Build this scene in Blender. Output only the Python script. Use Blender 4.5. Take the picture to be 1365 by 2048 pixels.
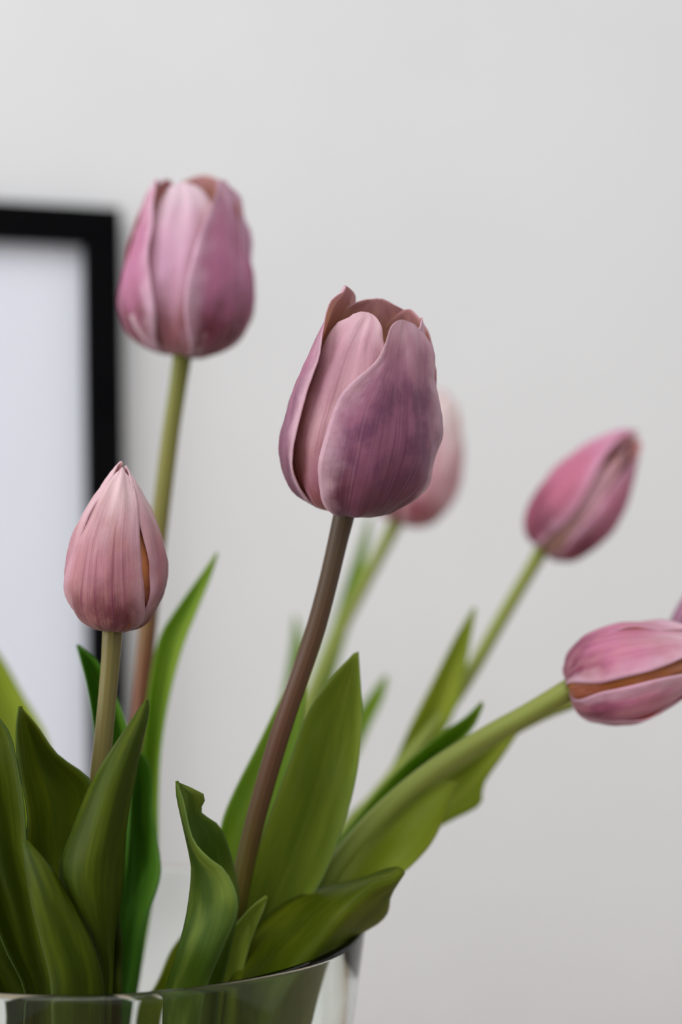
import bpy, math, random
import numpy as np
from mathutils import Vector, Matrix, noise

random.seed(7)
SC = bpy.context.scene
COL = SC.collection
for o in list(bpy.data.objects):
    bpy.data.objects.remove(o)

def srgb(r, g, b):
    f = lambda c: (c / 255 / 12.92) if c / 255 <= 0.04045 else ((c / 255 + 0.055) / 1.055) ** 2.4
    return (f(r), f(g), f(b), 1.0)

# ------------------------------------------------------------------ camera
CAM_Z = 1.086
PITCH = math.radians(1.7)
F = 50 / 36 * 2048                      # focal length in pixels of the 1365x2048 frame
cam = bpy.data.cameras.new('camera')
cam_o = bpy.data.objects.new('camera', cam)
COL.objects.link(cam_o)
cam_o.location = (0, 0, CAM_Z)
cam_o.rotation_euler = (math.radians(90) + PITCH, 0, 0)
cam.sensor_fit = 'VERTICAL'
cam.sensor_height = 36
cam.sensor_width = 24
cam.lens = 50
cam.clip_start = 0.01
cam.dof.use_dof = True
cam.dof.focus_distance = 0.402
cam.dof.aperture_fstop = 4.0
SC.camera = cam_o

# ------------------------------------------------------------------ light
world = bpy.data.worlds.new('room_daylight')
SC.world = world
world.use_nodes = True
bg = world.node_tree.nodes['Background']
bg.inputs[0].default_value = (0.96, 0.98, 1.0, 1)
bg.inputs[1].default_value = 0.56

def area(name, loc, target, sx, sy, power, color):
    l = bpy.data.lights.new(name, 'AREA')
    l.shape = 'RECTANGLE'; l.size = sx; l.size_y = sy; l.energy = power; l.color = color
    o = bpy.data.objects.new(name, l); COL.objects.link(o)
    o.location = loc
    o.rotation_euler = (Vector(target) - Vector(loc)).to_track_quat('-Z', 'Y').to_euler()
    return o
area('window_daylight', (-2.4, -0.55, 1.25), (0.3, 0.8, 1.0), 1.5, 1.5, 46, (1.0, 0.998, 0.998))
area('ceiling_light', (-0.30, -1.10, 2.8), (0.0, 0.45, 1.05), 1.8, 1.8, 30, (1.0, 0.995, 0.99))

vs = SC.view_settings
vs.view_transform = 'Standard'
vs.look = 'None'
vs.gamma = 1.0
vs.use_curve_mapping = False
vs.exposure = 0.05

# ------------------------------------------------------------------ helpers
FWD = Vector((0, math.cos(PITCH), math.sin(PITCH)))
UP = Vector((0, -math.sin(PITCH), math.cos(PITCH)))
RIGHT = Vector((1, 0, 0))
EYE = Vector((0, 0, CAM_Z))

def P(px, py, d):
    """A point of the place seen towards (px, py), standing d metres in front of the lens."""
    return EYE + FWD * d + RIGHT * ((px - 682.5) / F * d) + UP * ((1024 - py) / F * d)

def cr(keys, t):
    """smooth interpolation of [(t, value)] (value: float or Vector)"""
    n = len(keys)
    if t <= keys[0][0]: return keys[0][1]
    if t >= keys[-1][0]: return keys[-1][1]
    for i in range(n - 1):
        if keys[i][0] <= t <= keys[i + 1][0]: break
    t0, v0 = keys[i]; t1, v1 = keys[i + 1]
    h = t1 - t0
    m = (v1 - v0) / h
    m0 = m if i == 0 else (v1 - keys[i - 1][1]) / (t1 - keys[i - 1][0])
    m1 = m if i == n - 2 else (keys[i + 2][1] - v0) / (keys[i + 2][0] - t0)
    s = (t - t0) / h
    return (v0 * (2*s**3 - 3*s*s + 1) + m0 * (h * (s**3 - 2*s*s + s))
            + v1 * (-2*s**3 + 3*s*s) + m1 * (h * (s**3 - s*s)))

def sstep(a, b, x):
    t = min(1, max(0, (x - a) / (b - a)))
    return t * t * (3 - 2 * t)

def link_mesh(name, verts, faces, mats, parent=None, uvs=None, fmat=None, smooth=True):
    me = bpy.data.meshes.new(name)
    if parent is not None:
        off = parent.location
        verts = [v - off for v in verts]
    me.from_pydata([tuple(v) for v in verts], [], faces)
    for m in mats: me.materials.append(m)
    if uvs is not None:
        uvl = me.uv_layers.new(name='UVMap')
        for l in me.loops:
            uvl.data[l.index].uv = uvs[l.vertex_index]
    if fmat is not None:
        for p, k in zip(me.polygons, fmat): p.material_index = k
    if smooth:
        for p in me.polygons: p.use_smooth = True
    me.update()
    o = bpy.data.objects.new(name, me); COL.objects.link(o)
    if parent is not None: o.parent = parent
    return o

def sheet(name, grid, norms, thick, mats, parent, uvfun=None):
    """closed double-sided sheet from a grid of points: outer face, inner face and rim"""
    nu, nv = len(grid), len(grid[0])
    verts, uvs, faces, fm = [], [], [], []
    for layer in (0, 1):
        for i in range(nu):
            for j in range(nv):
                u, v = i / (nu - 1), j / (nv - 1)
                verts.append(grid[i][j] - (norms[i][j] * thick(u, v) if layer else Vector((0, 0, 0))))
                uvs.append((v, u) if uvfun is None else uvfun(i, j))
    N = nu * nv
    idx = lambda l, i, j: l * N + i * nv + j
    for i in range(nu - 1):
        for j in range(nv - 1):
            faces.append((idx(0, i, j), idx(0, i, j+1), idx(0, i+1, j+1), idx(0, i+1, j))); fm.append(0)
            faces.append((idx(1, i, j), idx(1, i+1, j), idx(1, i+1, j+1), idx(1, i, j+1))); fm.append(1)
    for i in range(nu - 1):
        faces.append((idx(0, i, 0), idx(0, i+1, 0), idx(1, i+1, 0), idx(1, i, 0))); fm.append(0)
        faces.append((idx(0, i+1, nv-1), idx(0, i, nv-1), idx(1, i, nv-1), idx(1, i+1, nv-1))); fm.append(0)
    for j in range(nv - 1):
        faces.append((idx(0, 0, j+1), idx(0, 0, j), idx(1, 0, j), idx(1, 0, j+1))); fm.append(0)
        faces.append((idx(0, nu-1, j), idx(0, nu-1, j+1), idx(1, nu-1, j+1), idx(1, nu-1, j))); fm.append(0)
    return link_mesh(name, verts, faces, mats, parent, uvs, fm)

def tag(o, label, cat, group=None, kind=None):
    if label: o['label'] = label
    if cat: o['category'] = cat
    if group: o['group'] = group
    if kind: o['kind'] = kind

# ------------------------------------------------------------------ materials
class NT:
    def __init__(self, name):
        self.m = bpy.data.materials.new(name); self.m.use_nodes = True
        self.t = self.m.node_tree; self.t.nodes.clear()
        self.out = self.t.nodes.new('ShaderNodeOutputMaterial')
    def n(self, typ, **kw):
        nd = self.t.nodes.new('ShaderNode' + typ)
        for k, v in kw.items(): setattr(nd, k, v)
        return nd
    def l(self, a, b): self.t.links.new(a, b)
    def val(self, inp, v):
        if hasattr(v, 'is_linked') or isinstance(v, bpy.types.NodeSocket): self.l(v, inp)
        else: inp.default_value = v
    def math(self, op, a, b=0.0, c=0.0, clamp=False):
        nd = self.n('Math', operation=op, use_clamp=clamp)
        for i, x in zip(nd.inputs, (a, b, c)): self.val(i, x)
        return nd.outputs[0]
    def mix(self, f, a, b, mode='MIX'):
        nd = self.n('Mix', data_type='RGBA', blend_type=mode)
        self.val(nd.inputs[0], f); self.val(nd.inputs[6], a); self.val(nd.inputs[7], b)
        return nd.outputs[2]
    def ramp(self, f, stops, interp='EASE'):
        nd = self.n('ValToRGB'); nd.color_ramp.interpolation = interp
        el = nd.color_ramp.elements
        while len(el) < len(stops): el.new(0.5)
        for e, (p, c) in zip(el, stops): e.position = p; e.color = c
        self.val(nd.inputs[0], f)
        return nd.outputs[0]
    def maprange(self, f, a, b, c=0.0, d=1.0):
        nd = self.n('MapRange', interpolation_type='SMOOTHSTEP')
        self.val(nd.inputs[0], f)
        for i, x in zip(nd.inputs[1:5], (a, b, c, d)): i.default_value = x
        return nd.outputs[0]
    def noise(self, vec, scale, detail=3, rough=0.5):
        nd = self.n('TexNoise'); self.l(vec, nd.inputs['Vector'])
        nd.inputs['Scale'].default_value = scale; nd.inputs['Detail'].default_value = detail
        nd.inputs['Roughness'].default_value = rough
        return nd.outputs[0]
    def uv(self, sx=1, sy=1):
        """returns across, along and a stretched coordinate, offset per object"""
        tc = self.n('TexCoord'); sep = self.n('SeparateXYZ'); self.l(tc.outputs['UV'], sep.inputs[0])
        oi = self.n('ObjectInfo')
        z = self.math('MULTIPLY', oi.outputs['Random'], 37.0)
        def vec(kx, ky):
            cb = self.n('CombineXYZ')
            self.l(self.math('MULTIPLY', sep.outputs[0], kx), cb.inputs[0])
            self.l(self.math('MULTIPLY', sep.outputs[1], ky), cb.inputs[1])
            self.l(z, cb.inputs[2]); return cb.outputs[0]
        return sep.outputs[0], sep.outputs[1], vec, oi.outputs['Random']
    def leafy(self, color, rough, trans, tcolor=None, bump=None, bstr=0.1, spec=0.35, bdist=0.0006, sheen=0.0):
        p = self.n('BsdfPrincipled'); self.val(p.inputs['Base Color'], color)
        p.inputs['Roughness'].default_value = rough
        p.inputs['Specular IOR Level'].default_value = spec
        p.inputs['Sheen Weight'].default_value = sheen
        tr = self.n('BsdfTranslucent'); self.val(tr.inputs[0], tcolor if tcolor is not None else color)
        mx = self.n('MixShader'); mx.inputs[0].default_value = trans
        self.l(p.outputs[0], mx.inputs[1]); self.l(tr.outputs[0], mx.inputs[2])
        if bump is not None:
            b = self.n('Bump'); b.inputs['Strength'].default_value = bstr; b.inputs['Distance'].default_value = bdist
            self.l(bump, b.inputs['Height']); self.l(b.outputs[0], p.inputs['Normal'])
        self.l(mx.outputs[0], self.out.inputs[0])
        return self.m

def petal_mat(name, base, mid, tip, streak, edge, smid=0.55, blotch=None, bl_amt=0.5, st_amt=0.6, edge_amt=0.6):
    """outside of a petal: pigment from claw to tip, lengthwise veins, pale margins, mottling"""
    t = NT(name); x, y, vec, rnd = t.uv()
    wob = t.noise(vec(3, 2), 2.0, 2)
    yy = t.math('ADD', y, t.math('MULTIPLY', t.math('SUBTRACT', wob, 0.5), 0.28))
    c = t.ramp(yy, [(0.0, base), (0.16, base), (smid, mid), (1.0, tip)])
    # mottling
    mot = t.maprange(t.noise(vec(3.2, 3.4), 1.6, 4, 0.6), 0.40, 0.66)
    if blotch is not None:
        c = t.mix(t.math('MULTIPLY', t.math('MULTIPLY', mot, t.maprange(y, 0.95, 0.6)), bl_amt), c, blotch)
    # veins
    v1 = t.maprange(t.noise(vec(26, 0.9), 1.0, 3, 0.6), 0.46, 0.68)
    fade = t.ramp(yy, [(0.0, (1, 1, 1, 1)), (0.45, (.85, .85, .85, 1)), (0.85, (.1, .1, .1, 1)), (1, (0, 0, 0, 1))])
    ctr = t.maprange(t.math('ABSOLUTE', t.math('SUBTRACT', x, 0.5)), 0.40, 0.10)
    c = t.mix(t.math('MULTIPLY', t.math('MULTIPLY', v1, fade), t.math('MULTIPLY_ADD', ctr, st_amt * .7, st_amt * .3)), c, streak)
    # fine pale veins
    v2 = t.maprange(t.noise(vec(60, 1.6), 1.0, 2, 0.5), 0.52, 0.72)
    c = t.mix(t.math('MULTIPLY', v2, 0.08), c, edge)
    # pale margins
    ex = t.math('MULTIPLY', t.math('ABSOLUTE', t.math('SUBTRACT', x, 0.5)), 2.0)
    en = t.math('ADD', ex, t.math('MULTIPLY', t.math('SUBTRACT', t.noise(vec(4, 6), 1.5, 3), 0.5), 0.5))
    em = t.maprange(en, 0.62, 1.02)
    et = t.maprange(yy, 0.80, 1.02)
    c = t.mix(t.math('MULTIPLY', t.math('MAXIMUM', em, et), edge_amt), c, edge)
    # speckles
    sp = t.maprange(t.noise(vec(18, 22), 4.0, 2, 0.7), 0.62, 0.74)
    c = t.mix(t.math('MULTIPLY', sp, 0.22), c, streak)
    h = t.math('ADD', t.math('MULTIPLY', t.noise(vec(45, 1.5), 1.0, 2), 0.6), t.math('MULTIPLY', t.noise(vec(6, 9), 2.0, 4, 0.6), 0.9))
    return t.leafy(c, 0.52, 0.22, bump=h, bstr=0.30, spec=0.28, bdist=0.0007, sheen=0.08)

def petal_inner_mat(name, c0, c1, c2):
    t = NT(name); x, y, vec, rnd = t.uv()
    yy = t.math('ADD', y, t.math('MULTIPLY', t.math('SUBTRACT', t.noise(vec(3, 3), 2.0, 3), 0.5), 0.2))
    c = t.ramp(yy, [(0.0, c0), (0.45, c0), (0.8, c1), (1.0, c2)])
    st = t.maprange(t.noise(vec(26, 1.0), 1.0, 3, 0.6), 0.5, 0.7)
    c = t.mix(t.math('MULTIPLY', st, 0.25), c, srgb(150, 84, 70))
    h = t.noise(vec(40, 1.5), 1.0, 2)
    return t.leafy(c, 0.5, 0.25, bump=h, bstr=0.2, spec=0.3)

def leaf_mat(name, lo, mid, hi, bloom, trans=0.24, rough=0.48):
    t = NT(name); x, y, vec, rnd = t.uv()
    n1 = t.noise(vec(2.2, 2.5), 1.7, 3, 0.55)
    f = t.math('ADD', t.math('MULTIPLY', n1, 0.8), t.math('MULTIPLY', y, 0.25))
    c = t.ramp(f, [(0.22, lo), (0.52, mid), (0.80, hi)])
    st = t.maprange(t.noise(vec(48, 0.7), 1.0, 2, 0.5), 0.40, 0.66)
    c = t.mix(t.math('MULTIPLY', st, 0.16), c, lo)
    bl = t.maprange(t.noise(vec(2.5, 5), 1.3, 2), 0.50, 0.75)
    c = t.mix(t.math('MULTIPLY', bl, 0.14), c, bloom)
    ed = t.maprange(t.math('ABSOLUTE', t.math('SUBTRACT', x, 0.5)), 0.475, 0.50)
    c = t.mix(t.math('MULTIPLY', ed, 0.35), c, bloom)
    hsv = t.n('HueSaturation'); hsv.inputs['Saturation'].default_value = 1.15
    hsv.inputs['Value'].default_value = 1.15; t.l(c, hsv.inputs['Color'])
    h = t.math('ADD', t.noise(vec(60, 0.8), 1.0, 2), t.math('MULTIPLY', t.noise(vec(5, 8), 2, 3), 0.5))
    return t.leafy(c, rough, trans, tcolor=hsv.outputs[0], bump=h, bstr=0.22, spec=0.13)

def stem_mat(name, top, mid, low, lowto=0.42):
    t = NT(name); x, y, vec, rnd = t.uv()
    yy = t.math('ADD', y, t.math('MULTIPLY', t.math('SUBTRACT', t.noise(vec(4, 6), 1.5, 3), 0.5), 0.14))
    c = t.ramp(yy, [(0.0, low), (lowto, low), (lowto + .18, mid), (1.0, top)])
    st = t.maprange(t.noise(vec(16, 1.5), 1.0, 3), 0.42, 0.7)
    c = t.mix(t.math('MULTIPLY', st, 0.35), c, srgb(98, 70, 40))
    h = t.noise(vec(30, 2), 1.0, 2)
    return t.leafy(c, 0.45, 0.08, bump=h, bstr=0.15, spec=0.3)

def simple_mat(name, c1, c2, scale, rough, bump=0.0, spec=0.4, stretch=(1, 1, 1)):
    t = NT(name)
    tc = t.n('TexCoord'); mp = t.n('Mapping'); mp.inputs['Scale'].default_value = stretch
    t.l(tc.outputs['Object'], mp.inputs[0])
    nz = t.noise(mp.outputs[0], scale, 4, 0.55)
    c = t.mix(t.maprange(nz, 0.35, 0.65), c1, c2)
    p = t.n('BsdfPrincipled'); t.l(c, p.inputs['Base Color']); p.inputs['Roughness'].default_value = rough
    p.inputs['Specular IOR Level'].default_value = spec
    if bump:
        b = t.n('Bump'); b.inputs['Strength'].default_value = bump; b.inputs['Distance'].default_value = 0.001
        t.l(t.noise(mp.outputs[0], scale * 8, 4), b.inputs['Height']); t.l(b.outputs[0], p.inputs['Normal'])
    t.l(p.outputs[0], t.out.inputs[0]); return t.m

def glass_mat():
    t = NT('clear_glass'); p = t.n('BsdfPrincipled')
    p.inputs['Base Color'].default_value = (0.95, 0.985, 0.97, 1)
    p.inputs['Transmission Weight'].default_value = 1.0
    p.inputs['Roughness'].default_value = 0.0
    p.inputs['IOR'].default_value = 1.34
    t.l(p.outputs[0], t.out.inputs[0]); return t.m

M_WALL = simple_mat('wall_paint', srgb(226, 226, 227), srgb(229, 229, 230), 5, 0.85, 0.05, 0.2)
M_FLOOR = simple_mat('floor_wood', srgb(150, 128, 105), srgb(128, 105, 84), 3, 0.5, 0.1, 0.4, (1, 12, 1))
M_TABLE = simple_mat('table_wood', srgb(178, 162, 142), srgb(160, 144, 122), 6, 0.45, 0.1, 0.4, (1, 14, 1))
M_FRAME = simple_mat('black_lacquer', srgb(6, 6, 8), srgb(9, 9, 11), 20, 0.8, 0.05, 0.04)
M_PAPER = simple_mat('white_paper', srgb(226, 229, 240), srgb(228, 231, 241), 3, 0.7, 0.03, 0.3)
M_GLASS = glass_mat()

PI_ = petal_inner_mat('petal_inside_peach', srgb(205, 112, 40), srgb(206, 148, 122), srgb(206, 150, 150))
PM1 = petal_mat('petal_dusky_mauve', srgb(112, 58, 78), srgb(156, 98, 124), srgb(190, 138, 156), srgb(98, 44, 76),
                srgb(220, 182, 196), blotch=srgb(112, 64, 94), bl_amt=0.8, st_amt=0.55, edge_amt=0.75)
PM1B = petal_mat('petal_pale_mauve', srgb(150, 88, 92), srgb(196, 150, 160), srgb(190, 140, 158), srgb(160, 92, 116),
                 srgb(226, 194, 200), blotch=srgb(178, 122, 146), bl_amt=0.6, st_amt=0.4)
PM2 = petal_mat('petal_orchid_pink', srgb(112, 48, 58), srgb(190, 122, 156), srgb(200, 146, 166), srgb(150, 72, 106),
                srgb(228, 194, 214), blotch=srgb(180, 104, 140), bl_amt=0.6, st_amt=0.4)
PM2B = petal_mat('petal_light_orchid', srgb(150, 92, 96), srgb(212, 164, 192), srgb(226, 196, 208), srgb(196, 130, 164),
                 srgb(232, 208, 220), blotch=srgb(212, 160, 186), bl_amt=0.5, st_amt=0.35)
PM3 = petal_mat('petal_dusty_rose', srgb(118, 62, 66), srgb(180, 120, 132), srgb(232, 204, 206), srgb(118, 44, 76),
                srgb(218, 176, 190), blotch=srgb(184, 128, 124), bl_amt=0.5, st_amt=0.8, edge_amt=0.5, smid=0.44)
PM4 = petal_mat('petal_blush', srgb(176, 96, 112), srgb(236, 186, 196), srgb(252, 242, 236), srgb(196, 112, 140),
                srgb(232, 200, 212), blotch=srgb(208, 150, 160), bl_amt=0.4, st_amt=0.3, smid=0.38)
PM5 = petal_mat('petal_rose_pink', srgb(108, 44, 62), srgb(200, 116, 146), srgb(218, 160, 188), srgb(170, 76, 112),
                srgb(224, 176, 200), blotch=srgb(190, 108, 132), bl_amt=0.5, st_amt=0.5)
PM5B = petal_mat('petal_beige_rose', srgb(150, 112, 100), srgb(218, 168, 182), srgb(212, 160, 160), srgb(190, 120, 130),
                 srgb(216, 180, 180), st_amt=0.3)
PM6 = petal_mat('petal_rose_white', srgb(122, 54, 78), srgb(204, 126, 156), srgb(236, 208, 216), srgb(172, 76, 124),
                srgb(224, 186, 204), blotch=srgb(196, 134, 140), bl_amt=0.5, st_amt=0.75, smid=0.42)
PMO = petal_mat('petal_orange_flushed', srgb(146, 74, 44), srgb(206, 130, 70), srgb(204, 152, 136), srgb(150, 84, 84),
                srgb(206, 128, 56), blotch=srgb(190, 130, 120), bl_amt=0.5, st_amt=0.3, edge_amt=0.8)
PM7 = petal_mat('petal_plum', srgb(120, 60, 90), srgb(160, 96, 136), srgb(180, 130, 160), srgb(120, 60, 100),
                srgb(200, 160, 180), st_amt=0.5)

LF_DARK = leaf_mat('leaf_olive_shaded', srgb(32, 46, 1), srgb(52, 66, 3), srgb(80, 94, 10), srgb(84, 110, 66), 0.26)  # dark olive leaf, darkened further: shade of the dense bouquet put into the colour
LF_TWIST = leaf_mat('leaf_shaded_foot_pale_tip', srgb(34, 58, 3), srgb(62, 86, 12), srgb(128, 146, 56), srgb(118, 148, 90), 0.30)  # dark foot carries the shade low in the bouquet as painted colour
LF_OLIVE = leaf_mat('leaf_olive', srgb(44, 62, 3), srgb(76, 92, 10), srgb(112, 122, 24), srgb(118, 144, 84), 0.30)  # olive green, its colour deepened to include shade among the leaves
LF_MID = leaf_mat('leaf_mid_green', srgb(88, 108, 22), srgb(122, 142, 46), srgb(148, 162, 58), srgb(140, 168, 112), 0.34)
LF_FRESH = leaf_mat('leaf_fresh', srgb(84, 118, 22), srgb(124, 158, 46), srgb(156, 180, 68), srgb(156, 184, 116), 0.50)
LF_DEEP = leaf_mat('leaf_deep', srgb(26, 70, 4), srgb(50, 98, 12), srgb(84, 128, 30), srgb(90, 136, 56), 0.30)
LF_YELLOW = leaf_mat('leaf_yellow_green', srgb(98, 116, 20), srgb(140, 156, 40), srgb(172, 182, 70), srgb(160, 176, 104), 0.42)
ST_MAIN = stem_mat('stem_brown_purple', srgb(84, 70, 54), srgb(88, 58, 42), srgb(88, 86, 22), 0.60)
ST_T2 = stem_mat('stem_olive_to_rust', srgb(122, 128, 56), srgb(128, 126, 62), srgb(116, 70, 48), 0.70)
ST_GREEN = stem_mat('stem_green', srgb(136, 146, 68), srgb(134, 150, 62), srgb(122, 140, 52))
ST_OLIVE = stem_mat('stem_olive', srgb(114, 106, 58), srgb(100, 92, 40), srgb(74, 70, 18))

# ------------------------------------------------------------------ the setting
TABLE_Z = 0.750
YAW = math.radians(18.0)
WALL_PT = P(232, 430, 0.815)
E = Vector((math.cos(YAW), math.sin(YAW), 0))          # along the wall
NW = Vector((math.sin(YAW), -math.cos(YAW), 0))        # out of the wall, towards the room

def box(name, origin, ex, ey, ez, mats, parent=None, bevel=0.0):
    vs_ = []
    for k in (0, 1):
        for a, b in ((0, 0), (1, 0), (1, 1), (0, 1)):
            vs_.append(origin + ex * a + ey * b + ez * k)
    fs = [(3, 2, 1, 0), (4, 5, 6, 7), (0, 1, 5, 4), (1, 2, 6, 5), (2, 3, 7, 6), (3, 0, 4, 7)]
    if ex.cross(ey).dot(ez) < 0: fs = [tuple(reversed(f)) for f in fs]
    o = link_mesh(name, vs_, fs, mats, parent, smooth=False)
    if bevel:
        m = o.modifiers.new('bevel', 'BEVEL'); m.width = bevel; m.segments = 2
    return o

wc = Vector((WALL_PT.x, WALL_PT.y, 0))
wall = box('wall_back', wc - E * 1.9, E * 3.8, -NW * 0.10, Vector((0, 0, 2.6)), [M_WALL])
tag(wall, 'plain pale grey painted wall behind the tulips', 'wall', kind='structure')
fl = box('floor', wc - E * 1.9 - Vector((0, 0, 0.05)), E * 3.8, NW * 3.4, Vector((0, 0, 0.05)), [M_FLOOR])
tag(fl, 'wooden floor of the room below the table', 'floor', kind='structure')

# picture frame on the wall -------------------------------------------------
FD = 0.018                                              # depth of the moulding
FB = 0.0205                                             # width of the moulding
FW, FH = 0.30, 0.40
froot = bpy.data.objects.new('picture_frame', None); COL.objects.link(froot)
ROLL = math.radians(-1.0)
fe = (E * math.cos(ROLL) + Vector((0, 0, 1)) * math.sin(-ROLL)).normalized()
fu = fe.cross(NW) * -1
if fu.z < 0: fu = -fu
TR = WALL_PT + NW * 0.0005                              # top right corner at the wall
froot.location = TR - fu * FH - fe * FW * 0.5
def miter_rail(o1, o2, i1, i2):
    """one mitred moulding: outer edge o1-o2, inner edge i1-i2 (wall plane), FD deep"""
    v = [o1, o2, i2, i1]
    vs_ = v + [p + NW * FD for p in v]
    fs = [(0, 1, 2, 3), (7, 6, 5, 4), (0, 4, 5, 1), (1, 5, 6, 2), (2, 6, 7, 3), (3, 7, 4, 0)]
    o = link_mesh('rail', vs_, fs, [M_FRAME], froot, smooth=False)
    m = o.modifiers.new('bevel', 'BEVEL'); m.width = 0.0008; m.segments = 2
    return o
TL, BR, BL = TR - fe * FW, TR - fu * FH, TR - fe * FW - fu * FH
iTR, iTL = TR - fe * FB - fu * FB, TL + fe * FB - fu * FB
iBR, iBL = BR - fe * FB + fu * FB, BL + fe * FB + fu * FB
for a in ((TL, TR, iTL, iTR), (TR, BR, iTR, iBR), (BR, BL, iBR, iBL), (BL, TL, iBL, iTL)):
    miter_rail(a[0], a[1], a[2], a[3])
box('print', iBL + NW * 0.004 - fe * 0.001 - fu * 0.001, fe * (FW - 2 * FB + 0.002), fu * (FH - 2 * FB + 0.002), NW * 0.002, [M_PAPER], froot)['label'] = 'blank bluish white print'
tag(froot, 'black picture frame with a blank white print on the wall', 'picture frame')

# table ----------------------------------------------------------------------
VC = P(232, 1862, 0.452); VX, VY = VC.x, VC.y
V = Vector
troot = bpy.data.objects.new('table', None); COL.objects.link(troot)
TO = wc + E * -0.55 + NW * 0.03                          # table stands along the wall
TW, TD = 1.30, 0.58
troot.location = TO + E * TW / 2 + NW * TD / 2
box('table_top', TO + V((0, 0, TABLE_Z - 0.03)), E * TW, NW * TD, V((0, 0, 0.03)), [M_TABLE], troot, 0.003)
for a in (0.03, TW - 0.08):
    for b in (0.03, TD - 0.08):
        box('leg', TO + E * a + NW * b, E * 0.05, NW * 0.05, V((0, 0, TABLE_Z - 0.03)), [M_TABLE], troot, 0.002)
tag(troot, 'light wooden table under the glass vase', 'table')

# vase -------------------------------------------------------------------------
RIM_R, VH = 0.0795, 0.220
def lathe(name, prof, c, mat, n=96):
    vs_, fs = [], []
    for r, z in prof:
        for k in range(n):
            a = 2 * math.pi * k / n
            vs_.append(V((c[0] + r * math.cos(a), c[1] + r * math.sin(a), c[2] + z)))
    m = len(prof)
    for i in range(m - 1):
        for k in range(n):
            k2 = (k + 1) % n
            fs.append((i*n + k, i*n + k2, (i+1)*n + k2, (i+1)*n + k))
    fs.append(tuple(reversed(range(n)))); fs.append(tuple((m-1)*n + k for k in range(n)))
    return link_mesh(name, vs_, fs, [mat])
BR_, bc = 0.00165, (RIM_R - 0.00165, VH - 0.00165)      # rounded, fire-polished mouth
outer = [(0.050, 0.0), (0.056, 0.001), (0.0585, 0.005), (0.0600, 0.03), (0.0635, 0.08), (0.0685, 0.13), (0.0740, 0.175), (0.0775, 0.203)]
bead = [(bc[0] + BR_ * math.cos(math.radians(a)), bc[1] + BR_ * math.sin(math.radians(a))) for a in range(0, 181, 15)]
inner = [(0.0742, 0.203), (0.0707, 0.175), (0.0652, 0.13), (0.0602, 0.08), (0.0562, 0.03), (0.053, 0.016), (0.046, 0.012), (0.02, 0.011)]
vase = lathe('glass_vase', outer + bead + inner, (VX, VY, TABLE_Z), M_GLASS)
tag(vase, 'clear round glass vase holding the tulips', 'vase')

# ------------------------------------------------------------------ tulip builders
GROUP = 'tulips in the glass vase'
def tulip(label, foot):
    """root at the foot of the stem on the bottom of the vase; foot = offset from the vase centre"""
    r = bpy.data.objects.new('tulip', None); COL.objects.link(r)
    r.location = V((VX + foot[0], VY + foot[1], TABLE_Z + 0.0135))
    tag(r, label, 'tulip', GROUP)
    return r

def stem(root, pts, rad, mat, flare=1.12):
    pts = [p if isinstance(p, Vector) else P(*p) for p in pts] + [root.location.copy()]
    pts = list(reversed(pts))
    L = [0.0]
    for a, b in zip(pts, pts[1:]): L.append(L[-1] + (b - a).length)
    keys = [(l / L[-1], p) for l, p in zip(L, pts)]
    n, m = 64, 16
    vs_, fs, uvs = [], [], []
    ref = V((0.3, -1, 0.1)).normalized()
    for i in range(n):
        u = i / (n - 1)
        c = cr(keys, u); t = (cr(keys, min(1, u + 0.004)) - cr(keys, max(0, u - 0.004))).normalized()
        a = (ref - t * ref.dot(t)).normalized(); b = t.cross(a)
        rr = rad * (1.15 - 0.15 * u) * (1 + (flare - 1) * sstep(0.96, 1.0, u))
        for k in range(m + 1):
            th = 2 * math.pi * k / m
            w = 1 + 0.03 * math.sin(3 * th + 4 * u) + 0.03 * noise.noise(c * 60)
            vs_.append(c + (a * math.cos(th) + b * math.sin(th)) * rr * w); uvs.append((k / m, u))
    for i in range(n - 1):
        for k in range(m):
            fs.append((i*(m+1) + k, i*(m+1) + k + 1, (i+1)*(m+1) + k + 1, (i+1)*(m+1) + k))
    fs.append(tuple(reversed(range(m)))); fs.append(tuple((n-1)*(m+1) + k for k in range(m)))
    return link_mesh('stem', vs_, fs, [mat], root, uvs)

OPEN = [(0, .03, 0), (.05, .13, -.004), (.13, .25, .05), (.28, .35, .20), (.45, .37, .40), (.65, .322, .63), (.85, .255, .85), (1, .20, 1.0)]
BUD = [(0, .03, 0), (.05, .12, -.002), (.14, .225, .06), (.30, .305, .23), (.48, .31, .44), (.68, .235, .67), (.86, .115, .87), (1, .014, 1.0)]

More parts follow.
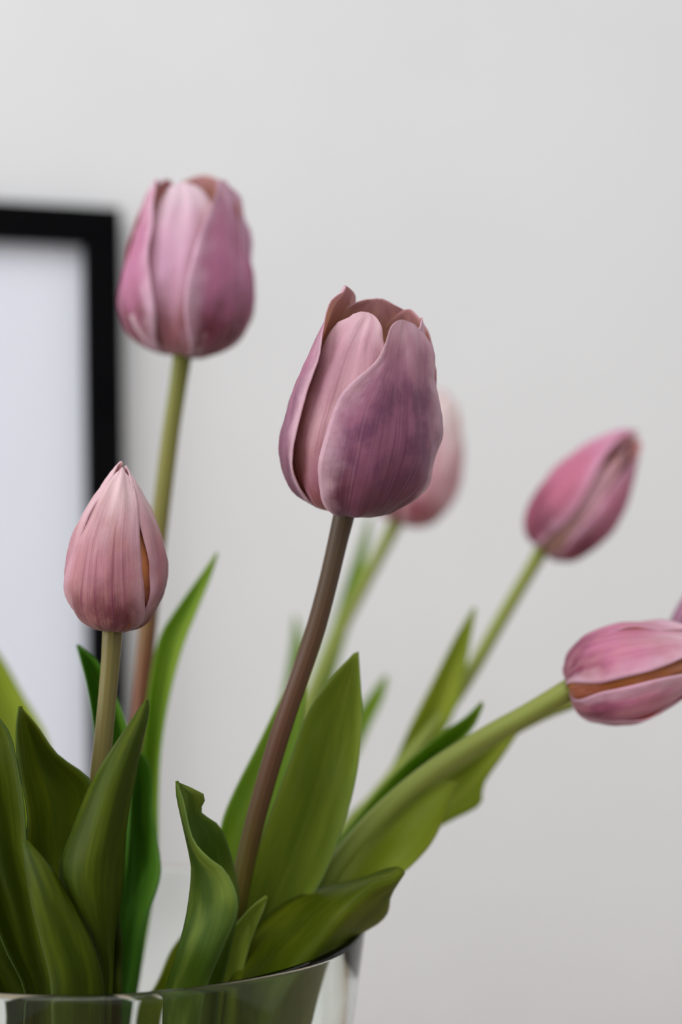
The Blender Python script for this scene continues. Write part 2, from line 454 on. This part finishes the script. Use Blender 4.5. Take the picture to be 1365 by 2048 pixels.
def petal(root, B, X, Y, Z, H, prof, az, half, mats, ln=1.0, rs=1.0, flare=0.0, tipr=0.55, pq=(2.2, 0.55),
          edge=0.03, groove=0.012, rough=0.012, curl=0.0, skew=0.0, seed=0, lip=0.0, wl=None, wr=None, tipcurl=0.0):
    """one petal: az 0 = right, -90 = towards the lens; half = half width in degrees"""
    nu, nv = 44, 25
    kr = [(a, b) for a, b, c in prof]; kz = [(a, c) for a, b, c in prof]
    grid, norms, uvl = [], [], []
    sd = V((seed * 3.17, seed * 1.31, seed * 7.7))
    for i in range(nu):
        s = i / (nu - 1)
        u = s if s < 0.6 else 0.6 + 0.4 * math.sin((s - 0.6) / 0.4 * math.pi / 2) ** 1.0
        u = min(u, 0.9995)
        r = cr(kr, u); z = cr(kz, u)
        r2 = cr(kr, min(1, u + .01)) - cr(kr, max(0, u - .01)); z2 = cr(kz, min(1, u + .01)) - cr(kz, max(0, u - .01))
        nl = math.hypot(r2, z2); nr, nz = z2 / nl, -r2 / nl
        a = math.radians(half) * (0.72 + 0.28 * sstep(0, .3, u))
        if u > tipr:
            a *= max(0, 1 - ((u - tipr) / (1 - tipr)) ** pq[0]) ** pq[1]
        row, nrow, urow = [], [], []
        for j in range(nv):
            v = -1 + 2 * j / (nv - 1)
            v = math.copysign(abs(v) ** 0.85, v)
            av = a
            wk = wl if v < 0 else wr
            if wk: av = math.radians(half) * max(0, cr(wk, u)) * math.sqrt(max(0, 1 - (max(0, u - .90) / .0995) ** 2))
            th = math.radians(az) + v * av + math.radians(skew) * u * u
            tf = 1 - sstep(.90, 1.0, u)
            d = edge * v * v * (0.3 + u) * tf - groove * math.exp(-(v / .12) ** 2) * sstep(.05, .5, u) * tf
            d += lip * sstep(.72, 1, abs(v)) * sstep(.1, .4, u) * tf
            d += flare * u * u * u + curl * sstep(.78, 1, u) * (1 - .3 * v * v * tf)
            q = V((math.cos(th) * 2.2, math.sin(th) * 2.2, u * 3.0)) + sd
            d += rough * (noise.noise(q * 1.1) * 1.3 + noise.noise(q * 2.7) * .6 + .25 * noise.noise(q * 7)) * sstep(0, .15, u)
            d += tf * rough * 1.8 * abs(v) ** 3 * noise.noise(V((u * 7, v * 1.5, seed * 2.3)))
            d += tipcurl * sstep(.9, 1, u)
            rr = max(0.012, r * rs + d * nr) * H
            zz = (z * ln + d * nz) * H
            zz += H * 0.02 * noise.noise(V((v * 3, seed * 5.1, 0))) * sstep(.5, .85, u) * tf
            row.append(B + X * (rr * math.cos(th)) + Y * (rr * math.sin(th)) + Z * zz)
            nrow.append((X * (nr * math.cos(th)) + Y * (nr * math.sin(th)) + Z * nz).normalized())
            urow.append((0.5 + 0.5 * v, u))
        grid.append(row); norms.append(nrow); uvl.append(urow)
    th0 = 0.0011
    tk = lambda u, v: th0 * (0.35 + 0.65 * (1 - abs(2 * v - 1) ** 4) * (1 - u ** 8))
    return sheet('petal', grid, norms, tk, list(mats), root, lambda i, j: uvl[i][j])

def head(root, base, tip, prof, petals, mats, **common):
    B, T = P(*base), P(*tip)
    Z = (T - B); H = Z.length; Z.normalize()
    Y = (FWD - Z * FWD.dot(Z)).normalized(); X = Y.cross(Z)
    for k, sp in enumerate(petals):
        sp = dict(common, **sp)
        az, half = sp.pop('az'), sp.pop('half'); m = sp.pop('m', mats)
        sp.setdefault('seed', k + base[0] * .01)
        petal(root, B, X, Y, Z, H, prof, az, half, (m, PI_), **sp)

def leaf(root, stations, mat, foot=None, vf=0.0, wave=0.0, seed=0, fw=0.006):
    """stations from tip to foot: (A, M, B) triples or (ax,ay,bx,by,d,bulge); bulge<0 = midrib nearer the lens"""
    A, M, Bs = [], [], []
    for s in stations:
        if len(s) == 3:
            a, m, b = (P(*q) for q in s)
        else:
            ax, ay, bx, by, d, bulge = s
            a, b = P(ax, ay, d), P(bx, by, d); m = P((ax + bx) / 2, (ay + by) / 2, d + bulge)
        A.append(a); M.append(m); Bs.append(b)
    end = root.location + V((0, 0, 0.055)) if foot is None else foot
    A.append(end + V((-fw, -.001, 0))); M.append(end + V((0, .004, 0))); Bs.append(end + V((fw, -.001, 0)))
    L = [0.0]
    for a, b in zip(M, M[1:]): L.append(L[-1] + (b - a).length)
    tt = [l / L[-1] for l in L]
    kA, kM, kB = list(zip(tt, A)), list(zip(tt, M)), list(zip(tt, Bs))
    nu, nv = 56, 15
    g = []
    for i in range(nu):
        u = (i / (nu - 1)) ** 1.15
        a, m, b = cr(kA, u), cr(kM, u), cr(kB, u)
        row = []
        for j in range(nv):
            t = j / (nv - 1)
            p = a * (2 * (t - .5) * (t - 1)) + m * (-4 * t * (t - 1)) + b * (2 * t * (t - .5))
            e = abs(2 * t - 1)
            if vf: p = p.lerp(m.lerp(a if t < .5 else b, e), vf)
            if wave:
                wv = wave * e ** 2 * noise.noise(V((u * 9, t * 1.2, seed * 3.7))) * sstep(0, .1, u)
                p = p + FWD * wv
            row.append(p)
        g.append(row)
    nn = []
    for i in range(nu):
        row = []
        for j in range(nv):
            du = g[min(nu-1, i+1)][j] - g[max(0, i-1)][j]; dv = g[i][min(nv-1, j+1)] - g[i][max(0, j-1)]
            n = dv.cross(du)
            row.append(n.normalized() if n.length > 1e-12 else V((0, -1, 0)))
        nn.append(row)
    tk = lambda u, v: 0.0009 * (0.4 + 0.6 * (1 - abs(2 * v - 1) ** 3))
    o = sheet('leaf', g, nn, tk, [mat, mat], root, lambda i, j: (j / (nv - 1), 1 - i / (nu - 1)))
    return o

# ------------------------------------------------------------------ tulip 1: dusky mauve, in focus
t1 = tulip('large dusky mauve open tulip in sharp focus at the centre', (0.012, -0.008))
stem(t1, [(694, 1004, .421), (676, 1080, .422), (655, 1170, .423), (630, 1262, .424), (597, 1360, .425), (563, 1460, .426), (533, 1560, .428), (506, 1660, .430), (486, 1750, .432), (468, 1850, .434), (450, 1960, .438)], 0.0029, ST_MAIN)
head(t1, (690, 1018, .421), (768, 612, .408), OPEN, [
    dict(az=-62, half=60, ln=.965, rs=1.02, m=PM1, edge=.012, curl=.0, rough=.016, lip=.012, flare=.012,
         wl=[(0, .7), (.2, .85), (.4, .86), (.6, .82), (.70, .66), (.80, .42), (.9, .32), (1, .34)], wr=[(0, .7), (.3, 1), (.62, .95), (.76, .80), (.88, .66), (1, .55)]),
    dict(az=-112, half=52, ln=.975, rs=.93, m=PM1B, edge=.0, rough=.014, curl=-.01,
         wl=[(0, .7), (.3, 1), (.7, 1.0), (.82, .98), (.92, .85), (1, .6)], wr=[(0, .7), (.3, 1), (.66, .95), (.78, .8), (.88, .55), (1, .5)]),
    dict(az=176, half=60, ln=1.06, rs=1.01, m=PM1, edge=.02, lip=.022, rough=.014,
         wl=[(0, .7), (.3, 1), (.6, 1), (.8, 1.0), (.92, .95), (1, .9)], wr=[(0, .7), (.2, .80), (.4, .82), (.6, .82), (.72, .78), (.82, .52), (.9, .36), (1, .25)]),
    dict(az=97, half=58, ln=1.02, rs=.94, m=PM1B, tipr=.66, pq=(3.0, .5)),
    dict(az=50, half=54, ln=1.0, rs=.985, m=PM1, edge=.01, lip=.008, wl=[(0, .7), (.3, 1), (.62, 1.0), (.72, .85), (.85, .66), (.94, .5), (1, .3)], wr=[(0, .7), (.3, 1), (.7, .9), (.9, .6), (1, .4)]),
    dict(az=-3, half=46, ln=.985, rs=.965, m=PM1, edge=-.01, wl=[(0, .7), (.3, 1), (.7, .9), (.88, .7), (1, .4)], wr=[(0, .7), (.3, 1), (.7, .9), (.88, .7), (1, .35)]),
], PM1)
leaf(t1, [  # broad folded leaf right of the stem
    (708, 1306, 718, 1303, .432, 0), (672, 1345, 722, 1362, .432, .004), (618, 1418, 726, 1440, .432, .009), (576, 1530, 716, 1540, .432, .013),
    (535, 1640, 692, 1640, .434, .015), (498, 1740, 648, 1755, .436, .015), (468, 1840, 585, 1860, .440, .012), (440, 1960, 520, 1975, .445, .008)], LF_MID, seed=1, vf=.6)
leaf(t1, [  # narrow leaf behind the stem
    (604, 1296, 612, 1300, .462, 0), (572, 1370, 612, 1400, .460, .002), (520, 1480, 590, 1520, .458, .003), (462, 1595, 560, 1640, .455, .004),
    (440, 1660, 530, 1740, .452, .005), (430, 1780, 500, 1850, .452, .004), (420, 1950, 470, 1970, .452, .003)], LF_FRESH, seed=2)
leaf(t1, [  # twisted leaf with flared tip: near edge, spine on the left, far edge
    ((354, 1566, .402), (351, 1562, .403), (356, 1564, .404)),
    ((366, 1600, .399), (356, 1590, .405), (408, 1588, .411)),
    ((382, 1670, .396), (366, 1645, .406), (402, 1622, .415)),
    ((412, 1712, .393), (378, 1700, .407), (440, 1652, .420)),
    ((452, 1745, .393), (382, 1745, .408), (460, 1705, .424)),
    ((476, 1815, .394), (372, 1830, .407), (478, 1800, .426)),
    ((450, 1890, .397), (352, 1910, .406), (462, 1890, .424)),
    ((410, 1990, .402), (328, 1995, .409), (440, 1990, .424))], LF_TWIST, seed=3, wave=.002)

# ------------------------------------------------------------------ tulip 2: orchid pink, behind on the left
t2 = tulip('tall orchid pink open tulip in front of the black frame corner', (-0.022, 0.018))
stem(t2, [(367, 695, .505), (356, 770, .506), (342, 860, .506), (328, 970, .505), (314, 1090, .504), (300, 1210, .503), (288, 1330, .500), (279, 1440, .497), (272, 1560, .493), (266, 1700, .488), (262, 1850, .482)], 0.0031, ST_T2)
head(t2, (366, 708, .505), (386, 360, .500), OPEN, [
    dict(az=-30, half=54, ln=1.0, rs=1.04, m=PM2, edge=.02, lip=.02, rough=.02,
         wl=[(0, .7), (.3, 1), (.6, .9), (.75, .72), (.9, .45), (1, .3)], wr=[(0, .7), (.3, 1), (.7, .9), (.9, .6), (1, .35)]),
    dict(az=-160, half=52, ln=.985, rs=1.04, m=PM2, edge=.02, lip=.012, rough=.018,
         wl=[(0, .7), (.3, 1), (.7, .9), (.9, .6), (1, .35)], wr=[(0, .7), (.28, 1), (.5, .86), (.7, .72), (.88, .6), (1, .4)]),
    dict(az=-97, half=50, ln=.955, rs=.985, m=PM2B, edge=.0, tipr=.66, pq=(3.2, .5)),
    dict(az=78, half=60, ln=1.06, rs=1.0, m=PM2, tipr=.64, pq=(2.8, .5)),
    dict(az=24, half=48, ln=.98, rs=.96, m=PM2, tipr=.55),
    dict(az=146, half=46, ln=1.01, rs=.96, m=PM2, tipr=.6),
], PM2)
leaf(t2, [  # tall pointed leaf right of the stem
    (433, 1104, 437, 1106, .492, 0), (402, 1148, 424, 1150, .492, .001), (352, 1218, 398, 1215, .491, .003), (318, 1275, 368, 1290, .490, .004),
    (298, 1370, 342, 1385, .489, .005), (286, 1480, 324, 1490, .487, .006), (272, 1600, 318, 1600, .484, .007), (262, 1720, 316, 1720, .480, .007), (255, 1900, 290, 1900, .474, .005)], LF_FRESH, seed=4)
leaf(t2, [  # deep green leaf below it
    (258, 1490, 268, 1488, .450, 0), (236, 1540, 300, 1530, .448, .003), (226, 1620, 308, 1630, .446, .006), (222, 1700, 322, 1718, .444, .008), (216, 1770, 320, 1762, .442, .008),
    (212, 1850, 292, 1850, .440, .006), (206, 1930, 280, 1950, .440, .005), (206, 2010, 268, 2020, .440, .004)], LF_DEEP, seed=5, wave=.002)
leaf(t2, [  # dark pointed leaf behind the small bud's stem
    (152, 1290, 158, 1289, .447, 0), (160, 1320, 196, 1322, .446, .003), (172, 1368, 224, 1372, .445, .006), (184, 1440, 248, 1430, .444, .008), (190, 1520, 262, 1490, .444, .009),
    (190, 1640, 262, 1640, .444, .008), (190, 1800, 250, 1800, .446, .006), (205, 1960, 240, 1960, .447, .004)], LF_DEEP, seed=6)

# ------------------------------------------------------------------ tulip 3: small dusty rose bud, in focus
t3 = tulip('small closed dusty rose tulip, nearest of the two on the left', (-0.008, -0.020))
stem(t3, [(226, 1246, .416), (221, 1320, .416), (214, 1400, .416), (206, 1480, .416), (198, 1550, .416), (194, 1640, .417), (194, 1740, .418), (198, 1860, .422), (206, 1970, .428)], 0.0027, ST_OLIVE)
head(t3, (228, 1258, .416), (246, 926, .414), BUD, [
    dict(az=-102, half=62, ln=.975, rs=.985, edge=.0, rough=.010, groove=.003,
         wl=[(0, .8), (.12, 1.1), (.28, .92), (.45, .74), (.65, .68), (.85, .75), (1, .8)], wr=[(0, .8), (.12, 1.1), (.28, .90), (.45, .79), (.65, .78), (.85, .95), (1, 1.0)]),
    dict(az=12, half=60, ln=.985, rs=.965, edge=.004, wl=[(0, .7), (.2, .85), (.4, .88), (.6, 1.0), (.8, 1.1), (1, .9)], wr=[(0, .8), (.3, 1), (.7, 1), (1, .9)]),
    dict(az=140, half=64, ln=1.01, rs=.95, edge=.0, wl=[(0, .8), (.3, 1), (.7, 1), (1, .8)], wr=[(0, .8), (.3, 1.1), (.5, 1.3), (.75, 1.35), (.9, 1.1), (1, .8)]),
    dict(az=-44, half=44, ln=.93, rs=.90, edge=-.03, tipr=.55, pq=(2.4, .6), m=PMO),
    dict(az=-160, half=52, ln=.95, rs=.93, edge=-.03, tipr=.6, pq=(2.8, .6)),
    dict(az=80, half=52, ln=.93, rs=.86, edge=-.03, tipr=.45, pq=(1.7, .7)),
], PM3)
leaf(t3, [  # large dark leaf crossing in front
    (289, 1402, 298, 1399, .392, 0), (270, 1432, 297, 1428, .392, -.001), (236, 1482, 284, 1480, .391, -.003), (186, 1562, 268, 1562, .390, -.005), (148, 1655, 252, 1655, .389, -.006),
    (120, 1742, 246, 1740, .389, -.006), (140, 1810, 240, 1810, .390, -.005), (180, 1880, 228, 1880, .393, -.003), (200, 1960, 226, 1960, .398, -.001)], LF_DARK, seed=7)
leaf(t3, [  # upright leaf left of it, rolled left margin
    ((36, 1414, .405), (38, 1412, .406), (42, 1413, .407)),
    ((31, 1460, .402), (54, 1462, .412), (76, 1452, .410)),
    ((34, 1520, .400), (74, 1530, .416), (116, 1508, .412)),
    ((46, 1580, .399), (100, 1600, .418), (180, 1558, .414)),
    ((54, 1640, .399), (110, 1680, .419), (190, 1620, .414)),
    ((50, 1710, .400), (120, 1760, .419), (200, 1720, .413)),
    ((70, 1820, .402), (130, 1850, .417), (200, 1840, .412)),
    ((110, 1960, .408), (150, 1970, .417), (200, 1970, .412))], LF_OLIVE, seed=8)
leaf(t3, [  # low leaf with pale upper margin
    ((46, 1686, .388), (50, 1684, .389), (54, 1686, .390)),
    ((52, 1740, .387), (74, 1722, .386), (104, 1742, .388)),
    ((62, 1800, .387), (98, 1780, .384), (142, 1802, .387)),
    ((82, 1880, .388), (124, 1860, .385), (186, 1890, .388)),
    ((104, 1980, .391), (150, 1960, .388), (208, 1990, .392))], LF_DARK, seed=9)

# ------------------------------------------------------------------ tulip 4: blush, far behind the centre one
t4 = tulip('pale blush tulip half hidden behind the large central tulip', (0.006, 0.024))
stem(t4, [(800, 1030, .640), (770, 1088, .638), (735, 1155, .634), (700, 1222, .628), (664, 1296, .618), (632, 1370, .606), (598, 1460, .586), (560, 1560, .562), (515, 1670, .535), (470, 1790, .510), (430, 1900, .492)], 0.0030, ST_GREEN)
head(t4, (798, 1040, .640), (892, 778, .640), BUD, [
    dict(az=-40, half=62, ln=.98, rs=1.0), dict(az=80, half=62, ln=1.0), dict(az=-160, half=62, ln=.98),
    dict(az=20, half=52, ln=.96, rs=.95), dict(az=140, half=52, rs=.95), dict(az=-100, half=52, rs=.95),
], PM4, tipr=.45, pq=(2.0, .6))
leaf(t4, [  # pale narrow leaf beside its stem
    (738, 1032, 744, 1032, .66, 0), (716, 1096, 736, 1100, .658, .001), (692, 1165, 722, 1172, .652, .002), (668, 1240, 700, 1250, .642, .003), (632, 1330, 672, 1345, .625, .004),
    (586, 1450, 636, 1470, .598, .005), (530, 1590, 584, 1620, .560, .005), (470, 1740, 520, 1770, .525, .005), (420, 1880, 460, 1900, .497, .004)], LF_FRESH, seed=10)
leaf(t4, [  # faint far leaf tip left of the main stem
    (588, 1232, 594, 1232, .66, 0), (582, 1290, 606, 1290, .655, .002), (568, 1370, 606, 1375, .64, .003), (545, 1470, 590, 1480, .61, .004), (505, 1600, 556, 1620, .57, .005), (450, 1760, 500, 1780, .525, .005), (405, 1890, 440, 1900, .495, .004)], LF_FRESH, seed=11)
leaf(t4, [  # small leaf tip right of the folded leaf
    (770, 1350, 777, 1354, .60, 0), (742, 1385, 768, 1396, .598, .001), (712, 1430, 744, 1446, .594, .002), (676, 1500, 712, 1520, .58, .003), (610, 1620, 652, 1650, .55, .004), (530, 1760, 570, 1790, .515, .004), (450, 1890, 490, 1910, .49, .003)], LF_FRESH, seed=12)

leaf(t4, [  # pale leaf foot showing through the gap beside the twisted leaf
(380, 1850, 386, 1852, .46, 0), (342, 1900, 372, 1906, .459, .002), (316, 1960, 356, 1964, .458, .003), (288, 2010, 340, 2014, .457, .004), (272, 2060, 322, 2064, .456, .004)], LF_YELLOW, seed=22)

# ------------------------------------------------------------------ tulip 5: rose pink pointed, right
t5 = tulip('pointed rose pink tulip high on the right against the wall', (0.022, 0.014))
stem(t5, [(1092, 1086, .575), (1060, 1142, .574), (1022, 1206, .571), (984, 1272, .566), (944, 1342, .560), (898, 1412, .552), (838, 1490, .541), (774, 1570, .529), (700, 1660, .515), (620, 1760, .500), (545, 1860, .486)], 0.0027, ST_GREEN)
head(t5, (1088, 1098, .575), (1276, 868, .572), BUD, [
    dict(az=-152, half=56, ln=1.03, rs=.91, pq=(1.4, .85)), dict(az=-18, half=60, ln=1.0, rs=.90, tipr=.55, pq=(2.2, .6)), dict(az=95, half=62, ln=1.0, rs=.88, tipr=.55, pq=(2.2, .6)),
    dict(az=-86, half=40, ln=.93, rs=.84, m=PM5B, edge=-.03), dict(az=40, half=50, ln=.94, rs=.80, edge=-.03), dict(az=155, half=50, ln=.95, rs=.80, edge=-.03),
], PM5, tipr=.38, pq=(1.6, .75))
leaf(t5, [  # tall leaf left of its stem
    (947, 1214, 953, 1216, .546, 0), (912, 1272, 944, 1272, .546, .002), (864, 1366, 930, 1345, .545, .004), (822, 1448, 914, 1412, .543, .006), (786, 1528, 866, 1486, .540, .007), (742, 1586, 812, 1556, .534, .007),
    (690, 1640, 760, 1640, .524, .007), (640, 1730, 690, 1740, .510, .006), (560, 1870, 600, 1880, .488, .004)], LF_YELLOW, seed=13)
leaf(t5, [  # lighter half of the pair, hugging the stem
    (930, 1310, 936, 1312, .556, 0), (906, 1372, 926, 1380, .556, .001), (866, 1438, 896, 1452, .553, .002), (818, 1504, 850, 1520, .548, .003), (752, 1590, 786, 1606, .536, .003), (660, 1710, 690, 1724, .514, .003), (570, 1850, 600, 1860, .490, .003)], LF_YELLOW, seed=14)

# ------------------------------------------------------------------ tulip 6: rose white, lower right
t6 = tulip('drooping rose and white tulip cut off at the right edge, on a thick green stem', (0.026, -0.004))
stem(t6, [(1150, 1372, .452), (1100, 1400, .453), (1046, 1432, .454), (990, 1462, .455), (930, 1498, .456), (866, 1540, .456), (800, 1592, .456), (740, 1650, .455), (690, 1708, .454), (640, 1780, .453), (590, 1860, .452), (550, 1950, .451)], 0.0031, ST_GREEN)
head(t6, (1140, 1376, .452), (1456, 1300, .444), BUD, [
    dict(az=-152, half=56, ln=1.0, rs=.98, lip=.014), dict(az=-28, half=59, ln=1.0, rs=.97, lip=.012), dict(az=85, half=62, ln=1.0, rs=.96),
    dict(az=-74, half=46, ln=.97, rs=.91, m=PMO, edge=-.02), dict(az=20, half=54, ln=.98, rs=.92), dict(az=145, half=54, rs=.90),
], PM6, tipr=.5, pq=(2.0, .65))
leaf(t6, [  # yellow-green leaf hanging under the stem
    ((912, 1562, .462), (914, 1566, .462), (912, 1570, .462)),
    ((860, 1570, .462), (880, 1592, .458), (894, 1622, .458)),
    ((790, 1622, .463), (830, 1640, .456), (866, 1682, .454)),
    ((732, 1676, .463), (782, 1700, .454), (832, 1724, .450)),
    ((688, 1732, .463), (730, 1758, .452), (790, 1760, .446)),
    ((630, 1800, .462), (660, 1820, .452), (700, 1830, .446)),
    ((560, 1900, .460), (590, 1920, .452), (620, 1930, .446))], LF_YELLOW, seed=15)
leaf(t6, [  # broad front leaf bending over the rim, folded along a ridge
    ((798, 1733, .430), (806, 1742, .428), (802, 1752, .430)),
    ((768, 1740, .436), (784, 1762, .424), (780, 1792, .434)),
    ((722, 1758, .440), (752, 1770, .420), (776, 1822, .437)),
    ((660, 1772, .442), (716, 1796, .417), (756, 1846, .438)),
    ((596, 1794, .442), (678, 1836, .414), (706, 1876, .437)),
    ((544, 1824, .440), (636, 1888, .413), (668, 1920, .436)),
    ((500, 1866, .438), (590, 1946, .413), (640, 1980, .434)),
    ((450, 1960, .436), (540, 2020, .414), (616, 2050, .432))], LF_OLIVE, seed=16, vf=.7)
leaf(t6, [  # small curled leaf lying at the foot of the stems
    (532, 1790, 536, 1794, .424, 0), (506, 1810, 530, 1816, .424, .002), (478, 1840, 514, 1854, .425, .003), (450, 1880, 498, 1900, .427, .004), (430, 1980, 480, 1990, .43, .004)], LF_MID, seed=17)

# ------------------------------------------------------------------ tulip 7: plum, mostly outside on the right
t7 = tulip('plum tulip showing only a sliver at the right edge', (0.034, 0.006))
stem(t7, [(1392, 1334, .505), (1340, 1340, .505), (1260, 1352, .504), (1180, 1388, .503), (1090, 1422, .502), (1000, 1470, .500), (930, 1516, .497), (860, 1560, .493), (780, 1620, .489), (700, 1700, .484), (620, 1800, .478), (560, 1890, .472)], 0.0028, ST_GREEN)
head(t7, (1386, 1340, .505), (1506, 1110, .500), BUD, [
    dict(az=-90, half=62), dict(az=30, half=62), dict(az=150, half=62, rs=1.02),
    dict(az=-30, half=52, rs=.95), dict(az=90, half=52, rs=.95), dict(az=-150, half=52, rs=.96)], PM7, tipr=.42, pq=(1.7, .7))
leaf(t7, [  # curled narrow leaf above the thick stem
    ((963, 1402, .482), (967, 1406, .482), (968, 1412, .482)),
    ((930, 1434, .480), (938, 1444, .486), (950, 1452, .482)),
    ((888, 1462, .478), (898, 1480, .488), (918, 1490, .480)),
    ((846, 1496, .477), (856, 1512, .488), (876, 1524, .479)),
    ((806, 1530, .477), (816, 1548, .488), (834, 1562, .479)),
    ((750, 1590, .477), (770, 1612, .487), (790, 1626, .479)),
    ((670, 1690, .475), (690, 1712, .482), (710, 1724, .477)),
    ((580, 1850, .470), (600, 1860, .474), (616, 1866, .471))], LF_FRESH, seed=18)
leaf(t7, [  # wavy olive leaf behind the thick stem
    ((1036, 1448, .500), (1038, 1456, .500), (1034, 1466, .500)),
    ((980, 1462, .502), (1000, 1496, .498), (1004, 1512, .498)),
    ((930, 1494, .503), (960, 1538, .497), (966, 1570, .496)),
    ((880, 1532, .503), (926, 1572, .496), (962, 1608, .494)),
    ((834, 1576, .502), (880, 1612, .494), (914, 1636, .492)),
    ((780, 1628, .500), (830, 1656, .492), (868, 1662, .489)),
    ((700, 1712, .492), (740, 1736, .486), (770, 1740, .484)),
    ((600, 1850, .480), (630, 1866, .476), (650, 1870, .474))], LF_YELLOW, seed=19)

# ------------------------------------------------------------------ tulip 8: only its leaves reach into the picture on the left
t8 = tulip('tulip leaning out past the left edge, showing only its broad leaves', (-0.034, -0.006))
stem(t8, [(-330, 1080, .47), (-270, 1200, .47), (-190, 1340, .468), (-110, 1480, .465), (-40, 1610, .462), (20, 1730, .458), (80, 1850, .455), (120, 1960, .453)], 0.0029, ST_GREEN)
head(t8, (-334, 1070, .47), (-480, 800, .465), BUD, [
    dict(az=-90, half=62), dict(az=30, half=62), dict(az=150, half=62),
    dict(az=-30, half=52, rs=.95), dict(az=90, half=52, rs=.95), dict(az=-150, half=52, rs=.95)], PM3, tipr=.42, pq=(1.7, .7))
leaf(t8, [  # blurred leaf far behind
    (-60, 1240, -54, 1236, .555, 0), (-70, 1330, 6, 1318, .552, .004), (-50, 1410, 48, 1392, .548, .007), (-20, 1490, 92, 1468, .540, .009), (10, 1590, 120, 1580, .525, .009), (40, 1720, 140, 1720, .505, .008), (80, 1880, 150, 1880, .482, .005)], LF_YELLOW, seed=20)
leaf(t8, [  # broad dark leaf at the left edge
    (-70, 1390, -64, 1388, .402, 0), (-90, 1450, 10, 1448, .400, .005), (-90, 1520, 36, 1530, .398, .008), (-80, 1610, 50, 1620, .397, .010), (-60, 1700, 58, 1720, .397, .010),
    (-30, 1800, 86, 1820, .398, .009), (10, 1900, 104, 1910, .401, .007), (50, 2000, 120, 2010, .406, .005)], LF_DARK, seed=21)
leaf(t8, [  # low leaf filling the left of the vase mouth
    (-120, 1640, -112, 1640, .43, 0), (-130, 1730, -40, 1720, .43, .004), (-110, 1820, 20, 1810, .43, .007), (-70, 1900, 60, 1890, .43, .008), (-20, 1970, 84, 1970, .432, .008), (10, 2050, 110, 2050, .434, .006)], LF_DARK, seed=23)
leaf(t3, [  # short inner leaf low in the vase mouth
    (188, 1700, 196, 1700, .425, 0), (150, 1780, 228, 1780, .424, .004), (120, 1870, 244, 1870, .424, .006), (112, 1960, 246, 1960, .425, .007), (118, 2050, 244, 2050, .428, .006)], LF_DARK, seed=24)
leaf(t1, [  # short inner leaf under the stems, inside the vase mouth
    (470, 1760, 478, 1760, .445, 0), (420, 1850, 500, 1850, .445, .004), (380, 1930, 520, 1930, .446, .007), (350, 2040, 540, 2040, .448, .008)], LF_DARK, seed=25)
